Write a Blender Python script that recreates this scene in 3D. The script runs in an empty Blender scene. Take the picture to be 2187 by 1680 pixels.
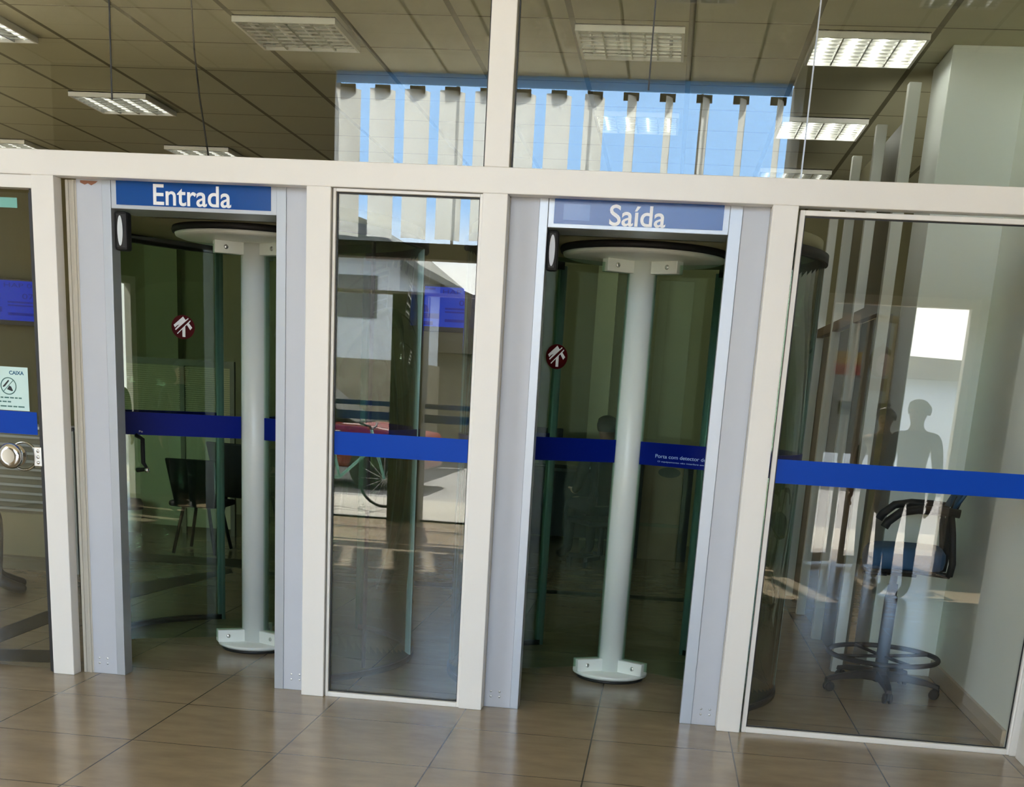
import bpy, bmesh, math, random
from mathutils import Vector, Matrix
random.seed(7)
SC = bpy.context.scene
COL = SC.collection
PI = math.pi

# ------------------------------------------------------------------ camera
W, H = 2187, 1680
CX, CY, CZ = 1.11185, -5.42425, 1.41801
YAW, PITCH, ROLL, FPX, PX, PY = -0.11221, -0.28258, 0.0582503, 2619.06, 1071.48, 1594.91
cam = bpy.data.cameras.new('camera')
cam_o = bpy.data.objects.new('camera', cam); COL.objects.link(cam_o)
fw = Vector((math.sin(YAW)*math.cos(PITCH), math.cos(YAW)*math.cos(PITCH), math.sin(PITCH)))
rt = Vector((math.cos(YAW), -math.sin(YAW), 0)); up = rt.cross(fw)
r2 = math.cos(ROLL)*rt + math.sin(ROLL)*up
u2 = -math.sin(ROLL)*rt + math.cos(ROLL)*up
cam_o.matrix_world = Matrix(((r2.x, u2.x, -fw.x, CX), (r2.y, u2.y, -fw.y, CY), (r2.z, u2.z, -fw.z, CZ), (0, 0, 0, 1)))
cam.sensor_fit = 'HORIZONTAL'; cam.sensor_width = 36
cam.lens = FPX*36/W
cam.shift_x = -(PX - W/2)/W
cam.shift_y = (PY - H/2)/W
cam.clip_start = 0.05; cam.clip_end = 300
SC.camera = cam_o

# ------------------------------------------------------------------ view, world, sun, daylight
SC.view_settings.view_transform = 'Standard'
SC.view_settings.look = 'None'
SC.view_settings.gamma = 1
SC.view_settings.use_curve_mapping = False
SC.view_settings.exposure = 0.27
SC.cycles.max_bounces = 14
SC.cycles.transparent_max_bounces = 48
SC.cycles.diffuse_bounces = 5
SC.cycles.glossy_bounces = 6
SC.cycles.sample_clamp_indirect = 6
SC.cycles.caustics_reflective = False
SC.cycles.caustics_refractive = False

world = bpy.data.worlds.new('sky'); SC.world = world; world.use_nodes = True
nt = world.node_tree; nt.nodes.clear()
out = nt.nodes.new('ShaderNodeOutputWorld'); bg = nt.nodes.new('ShaderNodeBackground')
tc = nt.nodes.new('ShaderNodeTexCoord'); sx = nt.nodes.new('ShaderNodeSeparateXYZ')
rp = nt.nodes.new('ShaderNodeValToRGB')
rp.color_ramp.elements[0].position = 0.0; rp.color_ramp.elements[0].color = (1.0, 0.97, 0.92, 1)
for p_, c_ in ((0.085, (1.0, 0.985, 0.95, 1)), (0.13, (0.40, 0.64, 0.98, 1)), (0.24, (0.40, 0.64, 0.98, 1)), (0.34, (1.0, 0.95, 0.89, 1))):   # haze, a blue gap, then sunlit cloud
    e = rp.color_ramp.elements.new(p_); e.color = c_
rp.color_ramp.elements[-1].position = 0.9; rp.color_ramp.elements[-1].color = (1.0, 0.95, 0.89, 1)
nt.links.new(tc.outputs['Generated'], sx.inputs[0]); nt.links.new(sx.outputs['Z'], rp.inputs[0])
nt.links.new(rp.outputs[0], bg.inputs[0]); bg.inputs[1].default_value = 9.5
nt.links.new(bg.outputs[0], out.inputs[0])

sun = bpy.data.lights.new('sun', 'SUN'); sun.energy = 44; sun.angle = math.radians(0.6); sun.color = (1.0, 0.93, 0.82)
sun_o = bpy.data.objects.new('sun', sun); COL.objects.link(sun_o)
sun_o.rotation_euler = Vector((0.22, 1.0, -1.2)).to_track_quat('-Z', 'Y').to_euler()

def portal(name, x0, x1, z0, z1, y):
    l = bpy.data.lights.new(name, 'AREA'); l.shape = 'RECTANGLE'; l.size = x1-x0; l.size_y = z1-z0
    l.cycles.is_portal = True
    o = bpy.data.objects.new(name, l); COL.objects.link(o)
    o.location = ((x0+x1)/2, y, (z0+z1)/2)
    o.rotation_euler = Vector((0, 1, 0)).to_track_quat('-Z', 'Z').to_euler()
portal('street_glazing_daylight', -4.6, 2.06, 0.0, 4.36, -7.95)
def side_portal(name, y0, y1, z0, z1, x):
    l = bpy.data.lights.new(name, 'AREA'); l.shape = 'RECTANGLE'; l.size = y1-y0; l.size_y = z1-z0
    l.cycles.is_portal = True
    o = bpy.data.objects.new(name, l); COL.objects.link(o)
    o.location = (x, (y0+y1)/2, (z0+z1)/2); o.rotation_euler = Vector((1, 0, 0)).to_track_quat('-Z', 'Z').to_euler()
side_portal('added_side_daylight', -6.2, -4.1, 0.0, 4.2, -5.55)  # sampling portal for the unseen side opening added for light
portal('street_door_daylight', 2.15, 4.9, 0.0, 2.42, -6.65)

# ------------------------------------------------------------------ materials
MATS = {}
def N(nt, t, **kw):
    n = nt.nodes.new(t)
    for k, v in kw.items(): setattr(n, k, v)
    return n
def pbr(name, col, rough=0.5, metal=0.0, spec=0.5, noise=0.0, nscale=20.0, bump=0.0, trans=0.0):
    if name in MATS: return MATS[name]
    m = bpy.data.materials.new(name); m.use_nodes = True; nt = m.node_tree
    b = nt.nodes['Principled BSDF']
    b.inputs['Base Color'].default_value = (*col, 1); b.inputs['Roughness'].default_value = rough
    b.inputs['Metallic'].default_value = metal; b.inputs['Specular IOR Level'].default_value = spec
    if noise or bump:
        t = N(nt, 'ShaderNodeTexCoord'); nz = N(nt, 'ShaderNodeTexNoise')
        nz.inputs['Scale'].default_value = nscale; nz.inputs['Detail'].default_value = 5
        nt.links.new(t.outputs['Object'], nz.inputs['Vector'])
        if noise:
            mp = N(nt, 'ShaderNodeMapRange'); mp.inputs[3].default_value = 1-noise; mp.inputs[4].default_value = 1+noise
            nt.links.new(nz.outputs[0], mp.inputs[0])
            mx = N(nt, 'ShaderNodeMix', data_type='RGBA', blend_type='MULTIPLY'); mx.inputs[0].default_value = 1
            mx.inputs[6].default_value = (*col, 1); nt.links.new(mp.outputs[0], mx.inputs[7])
            nt.links.new(mx.outputs[2], b.inputs['Base Color'])
        if bump:
            bp = N(nt, 'ShaderNodeBump'); bp.inputs['Strength'].default_value = bump; bp.inputs['Distance'].default_value = 0.002
            nt.links.new(nz.outputs[0], bp.inputs['Height']); nt.links.new(bp.outputs[0], b.inputs['Normal'])
    MATS[name] = m; return m
def emit(name, col, s):
    if name in MATS: return MATS[name]
    m = bpy.data.materials.new(name); m.use_nodes = True; nt = m.node_tree; nt.nodes.clear()
    o = N(nt, 'ShaderNodeOutputMaterial'); e = N(nt, 'ShaderNodeEmission')
    e.inputs[0].default_value = (*col, 1); e.inputs[1].default_value = s
    nt.links.new(e.outputs[0], o.inputs[0]); MATS[name] = m; return m
def glass(name, tint, f0=0.05, rough=0.0):
    """thin architectural glass: clear pass-through tinted per face plus a Schlick mirror reflection"""
    if name in MATS: return MATS[name]
    m = bpy.data.materials.new(name); m.use_nodes = True; nt = m.node_tree; nt.nodes.clear()
    o = N(nt, 'ShaderNodeOutputMaterial'); mx = N(nt, 'ShaderNodeMixShader')
    tr = N(nt, 'ShaderNodeBsdfTransparent'); tr.inputs[0].default_value = (*tint, 1)
    gl = N(nt, 'ShaderNodeBsdfGlossy'); gl.inputs['Roughness'].default_value = rough
    lw = N(nt, 'ShaderNodeLayerWeight'); lw.inputs['Blend'].default_value = 0.5
    pw = N(nt, 'ShaderNodeMath', operation='POWER'); pw.inputs[1].default_value = 5
    ma = N(nt, 'ShaderNodeMath', operation='MULTIPLY_ADD'); ma.inputs[1].default_value = 1-f0; ma.inputs[2].default_value = f0
    nt.links.new(lw.outputs['Facing'], pw.inputs[0]); nt.links.new(pw.outputs[0], ma.inputs[0])
    nt.links.new(ma.outputs[0], mx.inputs[0]); nt.links.new(tr.outputs[0], mx.inputs[1]); nt.links.new(gl.outputs[0], mx.inputs[2])
    nt.links.new(mx.outputs[0], o.inputs[0]); MATS[name] = m; return m

def tile_material(name, base, joint, step, x0, y0, jw, rough, streak=0.16, stepy=None, jwx=None, spec=0.5):
    """square tiles laid on the x/y grid with thin joints, streaked porcelain"""
    m = bpy.data.materials.new(name); m.use_nodes = True; nt = m.node_tree; L = nt.links
    b = nt.nodes['Principled BSDF']
    g = N(nt, 'ShaderNodeNewGeometry'); s = N(nt, 'ShaderNodeSeparateXYZ'); L.new(g.outputs['Position'], s.inputs[0])
    def edge(axis, off, st, wd):
        a = N(nt, 'ShaderNodeMath', operation='SUBTRACT'); L.new(s.outputs[axis], a.inputs[0]); a.inputs[1].default_value = off
        p = N(nt, 'ShaderNodeMath', operation='PINGPONG'); L.new(a.outputs[0], p.inputs[0]); p.inputs[1].default_value = st/2
        c = N(nt, 'ShaderNodeMath', operation='LESS_THAN'); L.new(p.outputs[0], c.inputs[0]); c.inputs[1].default_value = wd/2
        f = N(nt, 'ShaderNodeMath', operation='DIVIDE'); L.new(a.outputs[0], f.inputs[0]); f.inputs[1].default_value = st
        fl = N(nt, 'ShaderNodeMath', operation='FLOOR'); L.new(f.outputs[0], fl.inputs[0])
        return c, fl
    cx, ix = edge('X', x0, step, jwx or jw); cy, iy = edge('Y', y0, stepy or step, jw)
    mxm = N(nt, 'ShaderNodeMath', operation='MAXIMUM'); L.new(cx.outputs[0], mxm.inputs[0]); L.new(cy.outputs[0], mxm.inputs[1])
    cb = N(nt, 'ShaderNodeCombineXYZ'); L.new(ix.outputs[0], cb.inputs[0]); L.new(iy.outputs[0], cb.inputs[1])
    wn = N(nt, 'ShaderNodeTexWhiteNoise', noise_dimensions='3D'); L.new(cb.outputs[0], wn.inputs['Vector'])
    # streaks run along x, shifted per tile
    mp = N(nt, 'ShaderNodeMapping'); mp.inputs['Scale'].default_value = (2.2, 5.0, 1); L.new(g.outputs['Position'], mp.inputs['Vector'])
    ad = N(nt, 'ShaderNodeVectorMath', operation='ADD'); L.new(mp.outputs[0], ad.inputs[0])
    sc = N(nt, 'ShaderNodeVectorMath', operation='SCALE'); L.new(wn.outputs['Color'], sc.inputs[0]); sc.inputs['Scale'].default_value = 7
    L.new(sc.outputs[0], ad.inputs[1])
    nz = N(nt, 'ShaderNodeTexNoise'); nz.inputs['Scale'].default_value = 2.2; nz.inputs['Detail'].default_value = 7; nz.inputs['Roughness'].default_value = 0.6
    L.new(ad.outputs[0], nz.inputs['Vector'])
    mr = N(nt, 'ShaderNodeMapRange'); mr.inputs[1].default_value = 0.25; mr.inputs[2].default_value = 0.75
    mr.inputs[3].default_value = 1-streak; mr.inputs[4].default_value = 1+streak; L.new(nz.outputs[0], mr.inputs[0])
    mu = N(nt, 'ShaderNodeMix', data_type='RGBA', blend_type='MULTIPLY'); mu.inputs[0].default_value = 1
    mu.inputs[6].default_value = (*base, 1); L.new(mr.outputs[0], mu.inputs[7])
    mj = N(nt, 'ShaderNodeMix', data_type='RGBA'); L.new(mxm.outputs[0], mj.inputs[0]); L.new(mu.outputs[2], mj.inputs[6]); mj.inputs[7].default_value = (*joint, 1)
    L.new(mj.outputs[2], b.inputs['Base Color'])
    rr = N(nt, 'ShaderNodeMapRange'); rr.inputs[3].default_value = rough; rr.inputs[4].default_value = rough+0.045; L.new(nz.outputs[0], rr.inputs[0])
    L.new(rr.outputs[0], b.inputs['Roughness']); b.inputs['Specular IOR Level'].default_value = spec
    bp = N(nt, 'ShaderNodeBump'); bp.inputs['Strength'].default_value = 0.25; bp.inputs['Distance'].default_value = 0.002; bp.invert = True
    L.new(mxm.outputs[0], bp.inputs['Height']); L.new(bp.outputs[0], b.inputs['Normal'])
    return m

M_floor = tile_material('porcelain_floor', (0.265, 0.208, 0.138), (0.06, 0.048, 0.036), 0.6, -0.2758, -0.337, 0.006, 0.19, 0.15)
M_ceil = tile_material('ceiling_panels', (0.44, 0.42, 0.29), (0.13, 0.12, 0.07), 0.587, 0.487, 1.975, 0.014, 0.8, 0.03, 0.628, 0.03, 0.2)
M_white = pbr('white_painted_metal', (0.82, 0.80, 0.76), 0.35, noise=0.02, nscale=6)
M_grey = pbr('grey_powder_coat', (0.49, 0.515, 0.57), 0.42, noise=0.02, nscale=9)
M_alu = pbr('satin_aluminium', (0.43, 0.46, 0.50), 0.35, metal=0.35)
M_cream = pbr('cream_filler', (0.55, 0.52, 0.45), 0.6)
M_dark = pbr('black_rubber', (0.012, 0.012, 0.012), 0.5)
M_black = pbr('black_plastic', (0.014, 0.014, 0.015), 0.55, spec=0.3)
M_col = pbr('pale_column_paint', (0.84, 0.87, 0.83), 0.3)
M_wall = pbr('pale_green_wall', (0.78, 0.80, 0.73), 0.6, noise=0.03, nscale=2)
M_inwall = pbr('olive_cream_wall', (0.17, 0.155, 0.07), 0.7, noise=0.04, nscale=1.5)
M_olive = pbr('olive_panel', (0.36, 0.34, 0.2), 0.6, noise=0.04, nscale=2)
M_brown = pbr('brown_wood', (0.14, 0.09, 0.045), 0.5, noise=0.3, nscale=7)
M_granite = pbr('black_granite', (0.006, 0.006, 0.005), 0.3, spec=0.15, noise=0.4, nscale=60)
M_skirt = pbr('beige_skirting', (0.42, 0.34, 0.24), 0.35, noise=0.1, nscale=8)
M_blue = pbr('blue_film', (0.0, 0.05, 0.40), 0.4, spec=0.12)
M_blueshade = pbr('shaded_blue_film', (0.0, 0.008, 0.17), 0.4, spec=0.12)  # same blue film, darkened in colour for the shade inside the drums
M_sign = pbr('blue_sign', (0.0, 0.065, 0.30), 0.22)
M_txt = pbr('white_letters', (0.9, 0.9, 0.9), 0.4)
M_txtlb = pbr('pale_blue_letters', (0.45, 0.65, 0.95), 0.4)
M_red = pbr('dark_red_sticker', (0.055, 0.001, 0.002), 0.5, spec=0.1)
M_seatblue = pbr('blue_upholstery', (0.02, 0.075, 0.17), 0.7, bump=0.4, nscale=150)
M_chrome = pbr('chrome', (0.75, 0.75, 0.74), 0.12, metal=1)
M_steel = pbr('brushed_steel', (0.6, 0.6, 0.58), 0.3, metal=1)
M_paper = pbr('pale_paper', (0.62, 0.82, 0.80), 0.7)
M_teal = pbr('teal_sticker', (0.16, 0.42, 0.37), 0.5)
M_glass = glass('clear_glass', (0.95, 0.975, 0.955), 0.062)
M_drum = glass('green_drum_glass', (0.74, 0.85, 0.77), 0.05)
M_street = glass('street_glass', (0.97, 0.98, 0.98), 0.04)
M_bluegl = glass('blue_tinted_glass', (0.93, 0.965, 0.99), 0.04)
M_screen = emit('screen_blue', (0.002, 0.03, 0.42), 0.75)
M_screen2 = emit('screen_pale', (0.12, 0.15, 0.55), 1.0)
M_screend = emit('screen_dark', (0.0, 0.004, 0.16), 1.0)
M_tube = emit('fluorescent_tube', (1.0, 0.97, 0.88), 1.7)
M_tubehot = emit('bright_tube', (1.0, 0.98, 0.92), 20.0)
M_tubeoff = pbr('unlit_tube', (0.8, 0.8, 0.78), 0.4)
M_louvre = pbr('louvre_aluminium', (0.7, 0.7, 0.66), 0.25, metal=0.6)
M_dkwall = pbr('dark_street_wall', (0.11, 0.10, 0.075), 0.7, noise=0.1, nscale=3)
M_beam = pbr('dark_beam', (0.06, 0.05, 0.035), 0.6, noise=0.15, nscale=6)
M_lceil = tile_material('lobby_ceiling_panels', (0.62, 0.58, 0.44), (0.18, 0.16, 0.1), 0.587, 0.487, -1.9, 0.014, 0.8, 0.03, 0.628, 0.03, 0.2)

# translucent blind fabric
def blind_fabric():
    m = bpy.data.materials.new('white_blind_fabric'); m.use_nodes = True; nt = m.node_tree; nt.nodes.clear()
    o = N(nt, 'ShaderNodeOutputMaterial'); mx = N(nt, 'ShaderNodeMixShader'); mx.inputs[0].default_value = 0.93
    d = N(nt, 'ShaderNodeBsdfDiffuse'); d.inputs[0].default_value = (0.85, 0.84, 0.8, 1)
    t = N(nt, 'ShaderNodeBsdfTranslucent'); t.inputs[0].default_value = (0.94, 0.93, 0.88, 1)
    nt.links.new(d.outputs[0], mx.inputs[1]); nt.links.new(t.outputs[0], mx.inputs[2]); nt.links.new(mx.outputs[0], o.inputs[0])
    return m
M_blind = blind_fabric()
M_skytint = M_blind.copy(); M_skytint.name = 'sky_tinted_fabric'  # headrail fabric coloured blue for the sky showing above the slats
for n_ in M_skytint.node_tree.nodes:
    if n_.type.startswith('BSDF'): n_.inputs[0].default_value = (0.30, 0.48, 0.66, 1)

# ------------------------------------------------------------------ mesh helpers
class MB:
    def __init__(s): s.bm = bmesh.new()
    def box(s, x0, x1, y0, y1, z0, z1, mi=0, mat=None):
        v = [s.bm.verts.new(p) for p in ((x0,y0,z0),(x1,y0,z0),(x1,y1,z0),(x0,y1,z0),(x0,y0,z1),(x1,y0,z1),(x1,y1,z1),(x0,y1,z1))]
        if mat is not None:
            for q in v: q.co = mat @ q.co
        for f in ((3,2,1,0),(4,5,6,7),(0,1,5,4),(1,2,6,5),(2,3,7,6),(3,0,4,7)):
            s.bm.faces.new([v[i] for i in f]).material_index = mi
        return s
    def poly(s, pts, mi=0):
        f = s.bm.faces.new([s.bm.verts.new(p) for p in pts]); f.material_index = mi; return s
    def prism(s, pts2, fn, t0, t1, mi=0):
        """pts2: 2d outline; fn(a,b,t)->3d"""
        A = [s.bm.verts.new(fn(a, b, t0)) for a, b in pts2]; B = [s.bm.verts.new(fn(a, b, t1)) for a, b in pts2]
        n = len(A); fs = [s.bm.faces.new(A[::-1]), s.bm.faces.new(B)]
        for i in range(n): fs.append(s.bm.faces.new((A[i], A[(i+1) % n], B[(i+1) % n], B[i])))
        for f in fs: f.material_index = mi
        return s
    def lathe(s, prof, c=(0,0,0), seg=40, mi=0, mat=None, smooth=True):
        rings = []
        for r, z in prof:
            if r < 1e-6: rings.append([s.bm.verts.new((c[0], c[1], c[2]+z))])
            else: rings.append([s.bm.verts.new((c[0]+r*math.cos(2*PI*i/seg), c[1]+r*math.sin(2*PI*i/seg), c[2]+z)) for i in range(seg)])
        if mat is not None:
            for R in rings:
                for v in R: v.co = mat @ v.co
        for A, B in zip(rings, rings[1:]):
            for i in range(seg):
                j = (i+1) % seg
                if len(A) == 1 and len(B) == 1: continue
                if len(A) == 1: f = s.bm.faces.new((A[0], B[j], B[i]))
                elif len(B) == 1: f = s.bm.faces.new((A[i], A[j], B[0]))
                else: f = s.bm.faces.new((A[i], A[j], B[j], B[i]))
                f.material_index = mi; f.smooth = smooth
        return s
    def cyl(s, r, z0, z1, c=(0,0,0), seg=32, mi=0, mat=None):
        return s.lathe([(0,z0),(r,z0),(r,z1),(0,z1)], c, seg, mi, mat, smooth=False)
    def tube(s, pts, r, seg=10, mi=0, closed=False, rs=None):
        pts = [Vector(p) for p in pts]; n = len(pts); rings = []; prev = None
        for i, p in enumerate(pts):
            a = pts[i-1] if (i > 0 or closed) else p; b = pts[(i+1) % n] if (i < n-1 or closed) else p
            t = (b-a).normalized()
            if prev is None:
                u = t.cross(Vector((0,0,1)));
                if u.length < 1e-3: u = t.cross(Vector((1,0,0)))
            else: u = prev - t*prev.dot(t)
            u.normalize(); prev = u; w = t.cross(u)
            rr = rs[i] if rs else r
            rings.append([s.bm.verts.new(p + rr*(math.cos(2*PI*k/seg)*u + math.sin(2*PI*k/seg)*w)) for k in range(seg)])
        m = n if closed else n-1
        for i in range(m):
            A, B = rings[i], rings[(i+1) % n]
            for k in range(seg):
                f = s.bm.faces.new((A[k], A[(k+1) % seg], B[(k+1) % seg], B[k])); f.material_index = mi; f.smooth = True
        if not closed:
            s.bm.faces.new(rings[0][::-1]).material_index = mi; s.bm.faces.new(rings[-1]).material_index = mi
        return s
    def arcwall(s, c, r0, r1, a0, a1, z0, z1, seg=24, mi=0):
        """curved slab between two radii"""
        rows = []
        for i in range(seg+1):
            a = math.radians(a0+(a1-a0)*i/seg); ca, sa = math.cos(a), math.sin(a)
            rows.append([s.bm.verts.new((c[0]+r*ca, c[1]+r*sa, z)) for r, z in ((r0,z0),(r1,z0),(r1,z1),(r0,z1))])
        for A, B in zip(rows, rows[1:]):
            for k in range(4):
                f = s.bm.faces.new((A[k], A[(k+1) % 4], B[(k+1) % 4], B[k])); f.material_index = mi; f.smooth = (k in (1, 3))
        s.bm.faces.new(rows[0][::-1]).material_index = mi; s.bm.faces.new(rows[-1]).material_index = mi
        return s
    def build(s, name, mats, parent=None, loc=None, bevel=0.0, rz=0.0):
        bmesh.ops.recalc_face_normals(s.bm, faces=s.bm.faces[:])
        me = bpy.data.meshes.new(name); s.bm.to_mesh(me); s.bm.free()
        for m in (mats if isinstance(mats, (list, tuple)) else [mats]): me.materials.append(m)
        o = bpy.data.objects.new(name, me); COL.objects.link(o)
        if parent is not None: o.parent = parent
        if loc is not None: o.location = loc
        if rz: o.rotation_euler.z = rz
        if bevel:
            b = o.modifiers.new('bevel', 'BEVEL'); b.width = bevel; b.segments = 2; b.limit_method = 'ANGLE'; b.angle_limit = math.radians(40)
        return o

def tag(o, label=None, cat=None, group=None, kind=None):
    if label: o['label'] = label
    if cat: o['category'] = cat
    if group: o['group'] = group
    if kind: o['kind'] = kind
    return o
def thing(name, label, cat, loc=(0,0,0), rz=0.0, group=None):
    o = bpy.data.objects.new(name, None); o.empty_display_size = 0.1; COL.objects.link(o)
    o.location = loc; o.rotation_euler.z = rz
    return tag(o, label, cat, group)
def struct(o, label=None): return tag(o, label, None, None, 'structure')
def box(name, mat, x0, x1, y0, y1, z0, z1, parent=None, bevel=0.0):
    return MB().box(x0, x1, y0, y1, z0, z1).build(name, mat, parent, bevel=bevel)
def copy_tree(o, parent=None):
    c = o.copy(); COL.objects.link(c)
    if parent is not None: c.parent = parent
    for ch in list(o.children): copy_tree(ch, c)
    return c
def text_obj(name, body, size, mat, parent, width=None, height=None, mtx=None, bold=0.0, depth=0.0015):
    """lettering mesh with its lower left corner at the matrix origin, in the local x/y plane"""
    cu = bpy.data.curves.new('lettering', 'FONT'); cu.body = body; cu.size = size; cu.extrude = depth; cu.offset = bold
    cu.resolution_u = 6
    t = bpy.data.objects.new('lettering', cu); COL.objects.link(t)
    dg = bpy.context.evaluated_depsgraph_get(); dg.update()
    me = bpy.data.meshes.new_from_object(t.evaluated_get(dg)); bpy.data.objects.remove(t); bpy.data.curves.remove(cu)
    xs = [v.co.x for v in me.vertices]; ys = [v.co.y for v in me.vertices]
    sx = width/(max(xs)-min(xs)) if width else 1; sy = height/(max(ys)-min(ys)) if height else sx
    x0, y0 = min(xs), min(ys)
    for v in me.vertices:
        v.co = Vector(((v.co.x-x0)*sx, (v.co.y-y0)*sy, v.co.z))
        if mtx is not None: v.co = mtx @ v.co
    me.materials.clear(); me.materials.append(mat)
    o = bpy.data.objects.new(name, me); COL.objects.link(o); o.parent = parent
    return o
def upright(x, y, z, a=0.0):
    """matrix: local x -> along heading a in plan, local y -> up, local z -> towards the viewer (-y)"""
    return Matrix.Translation((x, y, z)) @ Matrix.Rotation(a, 4, 'Z') @ Matrix.Rotation(PI/2, 4, 'X')

# ------------------------------------------------------------------ setting: floor, ceilings, walls
H1, H2 = 2.193, 2.293           # underside and top of the long white beam
CEIL, LOBC = 3.19, 4.36
YS = -7.8                       # street glazing
struct(box('floor', M_floor, -7.2, 5.4, -7.9, 8.0, -0.06, 0.0))
struct(box('ceiling', M_ceil, -7.2, 5.4, 0.06, 8.0, CEIL, CEIL+0.08))
struct(box('ceiling_lobby', M_lceil, -5.6, 5.4, -7.74, -0.02, LOBC, LOBC+0.08))
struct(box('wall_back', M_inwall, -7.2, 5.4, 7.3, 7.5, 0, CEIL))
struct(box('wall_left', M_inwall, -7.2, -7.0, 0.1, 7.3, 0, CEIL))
struct(box('wall_lobby_left', M_wall, -5.6, -5.4, -7.8, -6.2, 0, LOBC))
struct(box('wall_lobby_left_head', M_wall, -5.6, -5.4, -6.2, 0.0, 4.2, LOBC))
struct(box('wall_lobby_left_pier', M_wall, -5.6, -5.4, -4.1, -0.5, 0, 4.2))
struct(box('wall_lobby_left_end', M_wall, -5.6, -5.4, -0.5, 0.0, 0, 4.2))
w10 = struct(box('added_side_window', M_street, -5.505, -5.495, -6.2, -4.1, 0.0, 4.2))  # unseen side window, added to bring more daylight into the lobby
for yy in (-6.2, -5.2, -4.15): box('mullion', M_white, -5.53, -5.47, yy, yy+0.05, 0.0, 4.2, w10)
struct(box('wall_right', M_wall, 2.74, 2.94, 0.02, 1.62, 0, CEIL))
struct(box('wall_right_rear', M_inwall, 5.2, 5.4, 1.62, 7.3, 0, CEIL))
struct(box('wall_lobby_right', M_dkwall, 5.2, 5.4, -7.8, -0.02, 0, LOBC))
struct(box('wall_column', M_col, 2.37, 2.94, 1.62, 2.1, 0, CEIL, bevel=0.004))
struct(box('baseboard_right', M_skirt, 2.722, 2.7405, 0.08, 1.62, 0, 0.095, bevel=0.002))
struct(box('wall_above_glazing', M_wall, -5.4, 5.2, 0.0, 0.06, 3.19, LOBC))
for i, (a, b, c, d) in enumerate((
    ((-2.42,2.62),(-2.06,3.60),(-1.98,3.42),(-2.19,2.05)),
    ((-3.6,3.98),(-1.9,4.12),(-1.9,3.72),(-3.6,3.58)),
    ((-1.9,3.36),(2.0,3.70),(2.0,3.86),(-1.9,3.56)),
    ((-2.45,1.55),(-2.42,0.75),(-2.24,0.45),(-2.26,1.2)),
    ((-2.6,0.30),(-1.85,0.47),(-1.80,0.20),(-2.6,0.02)))):
    struct(MB().prism([a, b, c, d], lambda p, q, t: (p, q, t), 0.0, 0.0015).build('trim_%d' % (20+i), M_granite))

# ------------------------------------------------------------------ white facade frame (each member its own trim)
PX0 = [(-1.675,-1.572), (-0.457,-0.352), (0.289,0.394), (1.468,1.571)]
k = 1
for a, b in PX0:
    o = struct(box('trim_%d' % k, M_white, a, b, 0.0, 0.075, 0.0, H1, bevel=0.003)); k += 1
struct(box('trim_5', M_white, -5.4, 2.86, 0.0, 0.075, H1, H2, bevel=0.003))
struct(box('trim_6', M_white, 0.289, 0.392, 0.0, 0.075, H2, 3.19, bevel=0.003))
struct(box('trim_7', M_white, 2.745, 2.86, 0.0, 0.075, 0.0, H1, bevel=0.003))
struct(box('wall_front', M_wall, 2.86, 5.2, -0.02, 0.06, 0, LOBC))
struct(box('wall_return', M_white, 2.765, 3.1, -0.9, -0.02, 0, 3.2, bevel=0.004))

def pane(name, x0, x1, z0, z1, y=0.045, t=0.008, fr=0.0, frb=0.0, gasket=True, label=None, mat=None):
    o = box(name, mat or M_glass, x0, x1, y-t/2, y+t/2, z0, z1); struct(o, label)
    if fr:
        m = MB(); w = fr
        m.box(x0-w, x0, y-0.028, y+0.02, z0-frb, z1+w).box(x1, x1+w, y-0.028, y+0.02, z0-frb, z1+w)
        m.box(x0, x1, y-0.028, y+0.02, z1, z1+w).box(x0, x1, y-0.028, y+0.02, z0-frb, z0)
        m.build('frame', M_white, o, bevel=0.002)
    if gasket:
        m = MB(); w = 0.005; ya, yb = y-t/2-0.006, y-t/2
        m.box(x0, x0+w, ya, yb, z0, z1).box(x1-w, x1, ya, yb, z0, z1).box(x0+w, x1-w, ya, yb, z1-w, z1).box(x0+w, x1-w, ya, yb, z0, z0+w)
        m.build('gasket', M_dark, o)
    return o
def band(parent, x0, x1, y, z0=1.103, z1=1.203, yb=None):
    return box('blue_band', M_blue, x0, x1, y-0.0012, y, z0, z1, parent)

w1 = pane('window_1', -5.3, 0.285, H2, 3.185)
box('glass_joint', M_dark, -1.318, -1.312, 0.037, 0.041, 2.5, 3.185, w1)
w2 = pane('window_2', 0.396, 5.1, H2, 3.185)
for x, zb in ((0.929, 2.6), (1.565, H2)):
    box('glass_joint', M_dark if x < 1 else M_alu, x, x+0.006, 0.037, 0.041, zb, 3.185, w2)
w3 = pane('window_3', -0.334, 0.276, 0.022, 2.178, fr=0.013, frb=0.022)
band(w3, -0.33, 0.272, 0.0405)
w4 = pane('window_4', 1.6, 2.737, 0.024, 2.16, fr=0.02, frb=0.024, mat=glass('bright_glass', (0.985, 0.995, 0.985), 0.055))
band(w4, 1.604, 2.733, 0.0405)
# entry door of plain glass on the far left
d1 = pane('door_1', -2.75, -1.712, 0.012, 2.125, y=0.05, t=0.01, gasket=False)
band(d1, -2.745, -1.72, 0.0445)
box('door_edge', M_dark, -1.712, -1.700, 0.044, 0.056, 0.0, 2.125, d1)
struct(box('trim_8', M_white, -2.8, -1.675, 0.012, 0.075, 2.14, H1, bevel=0.002))
struct(box('trim_9', M_dark, -1.700, -1.675, 0.03, 0.07, 0.0, 2.14))
struct(pane('window_5', -5.3, -2.8, 0.02, H1, gasket=False))
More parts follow.
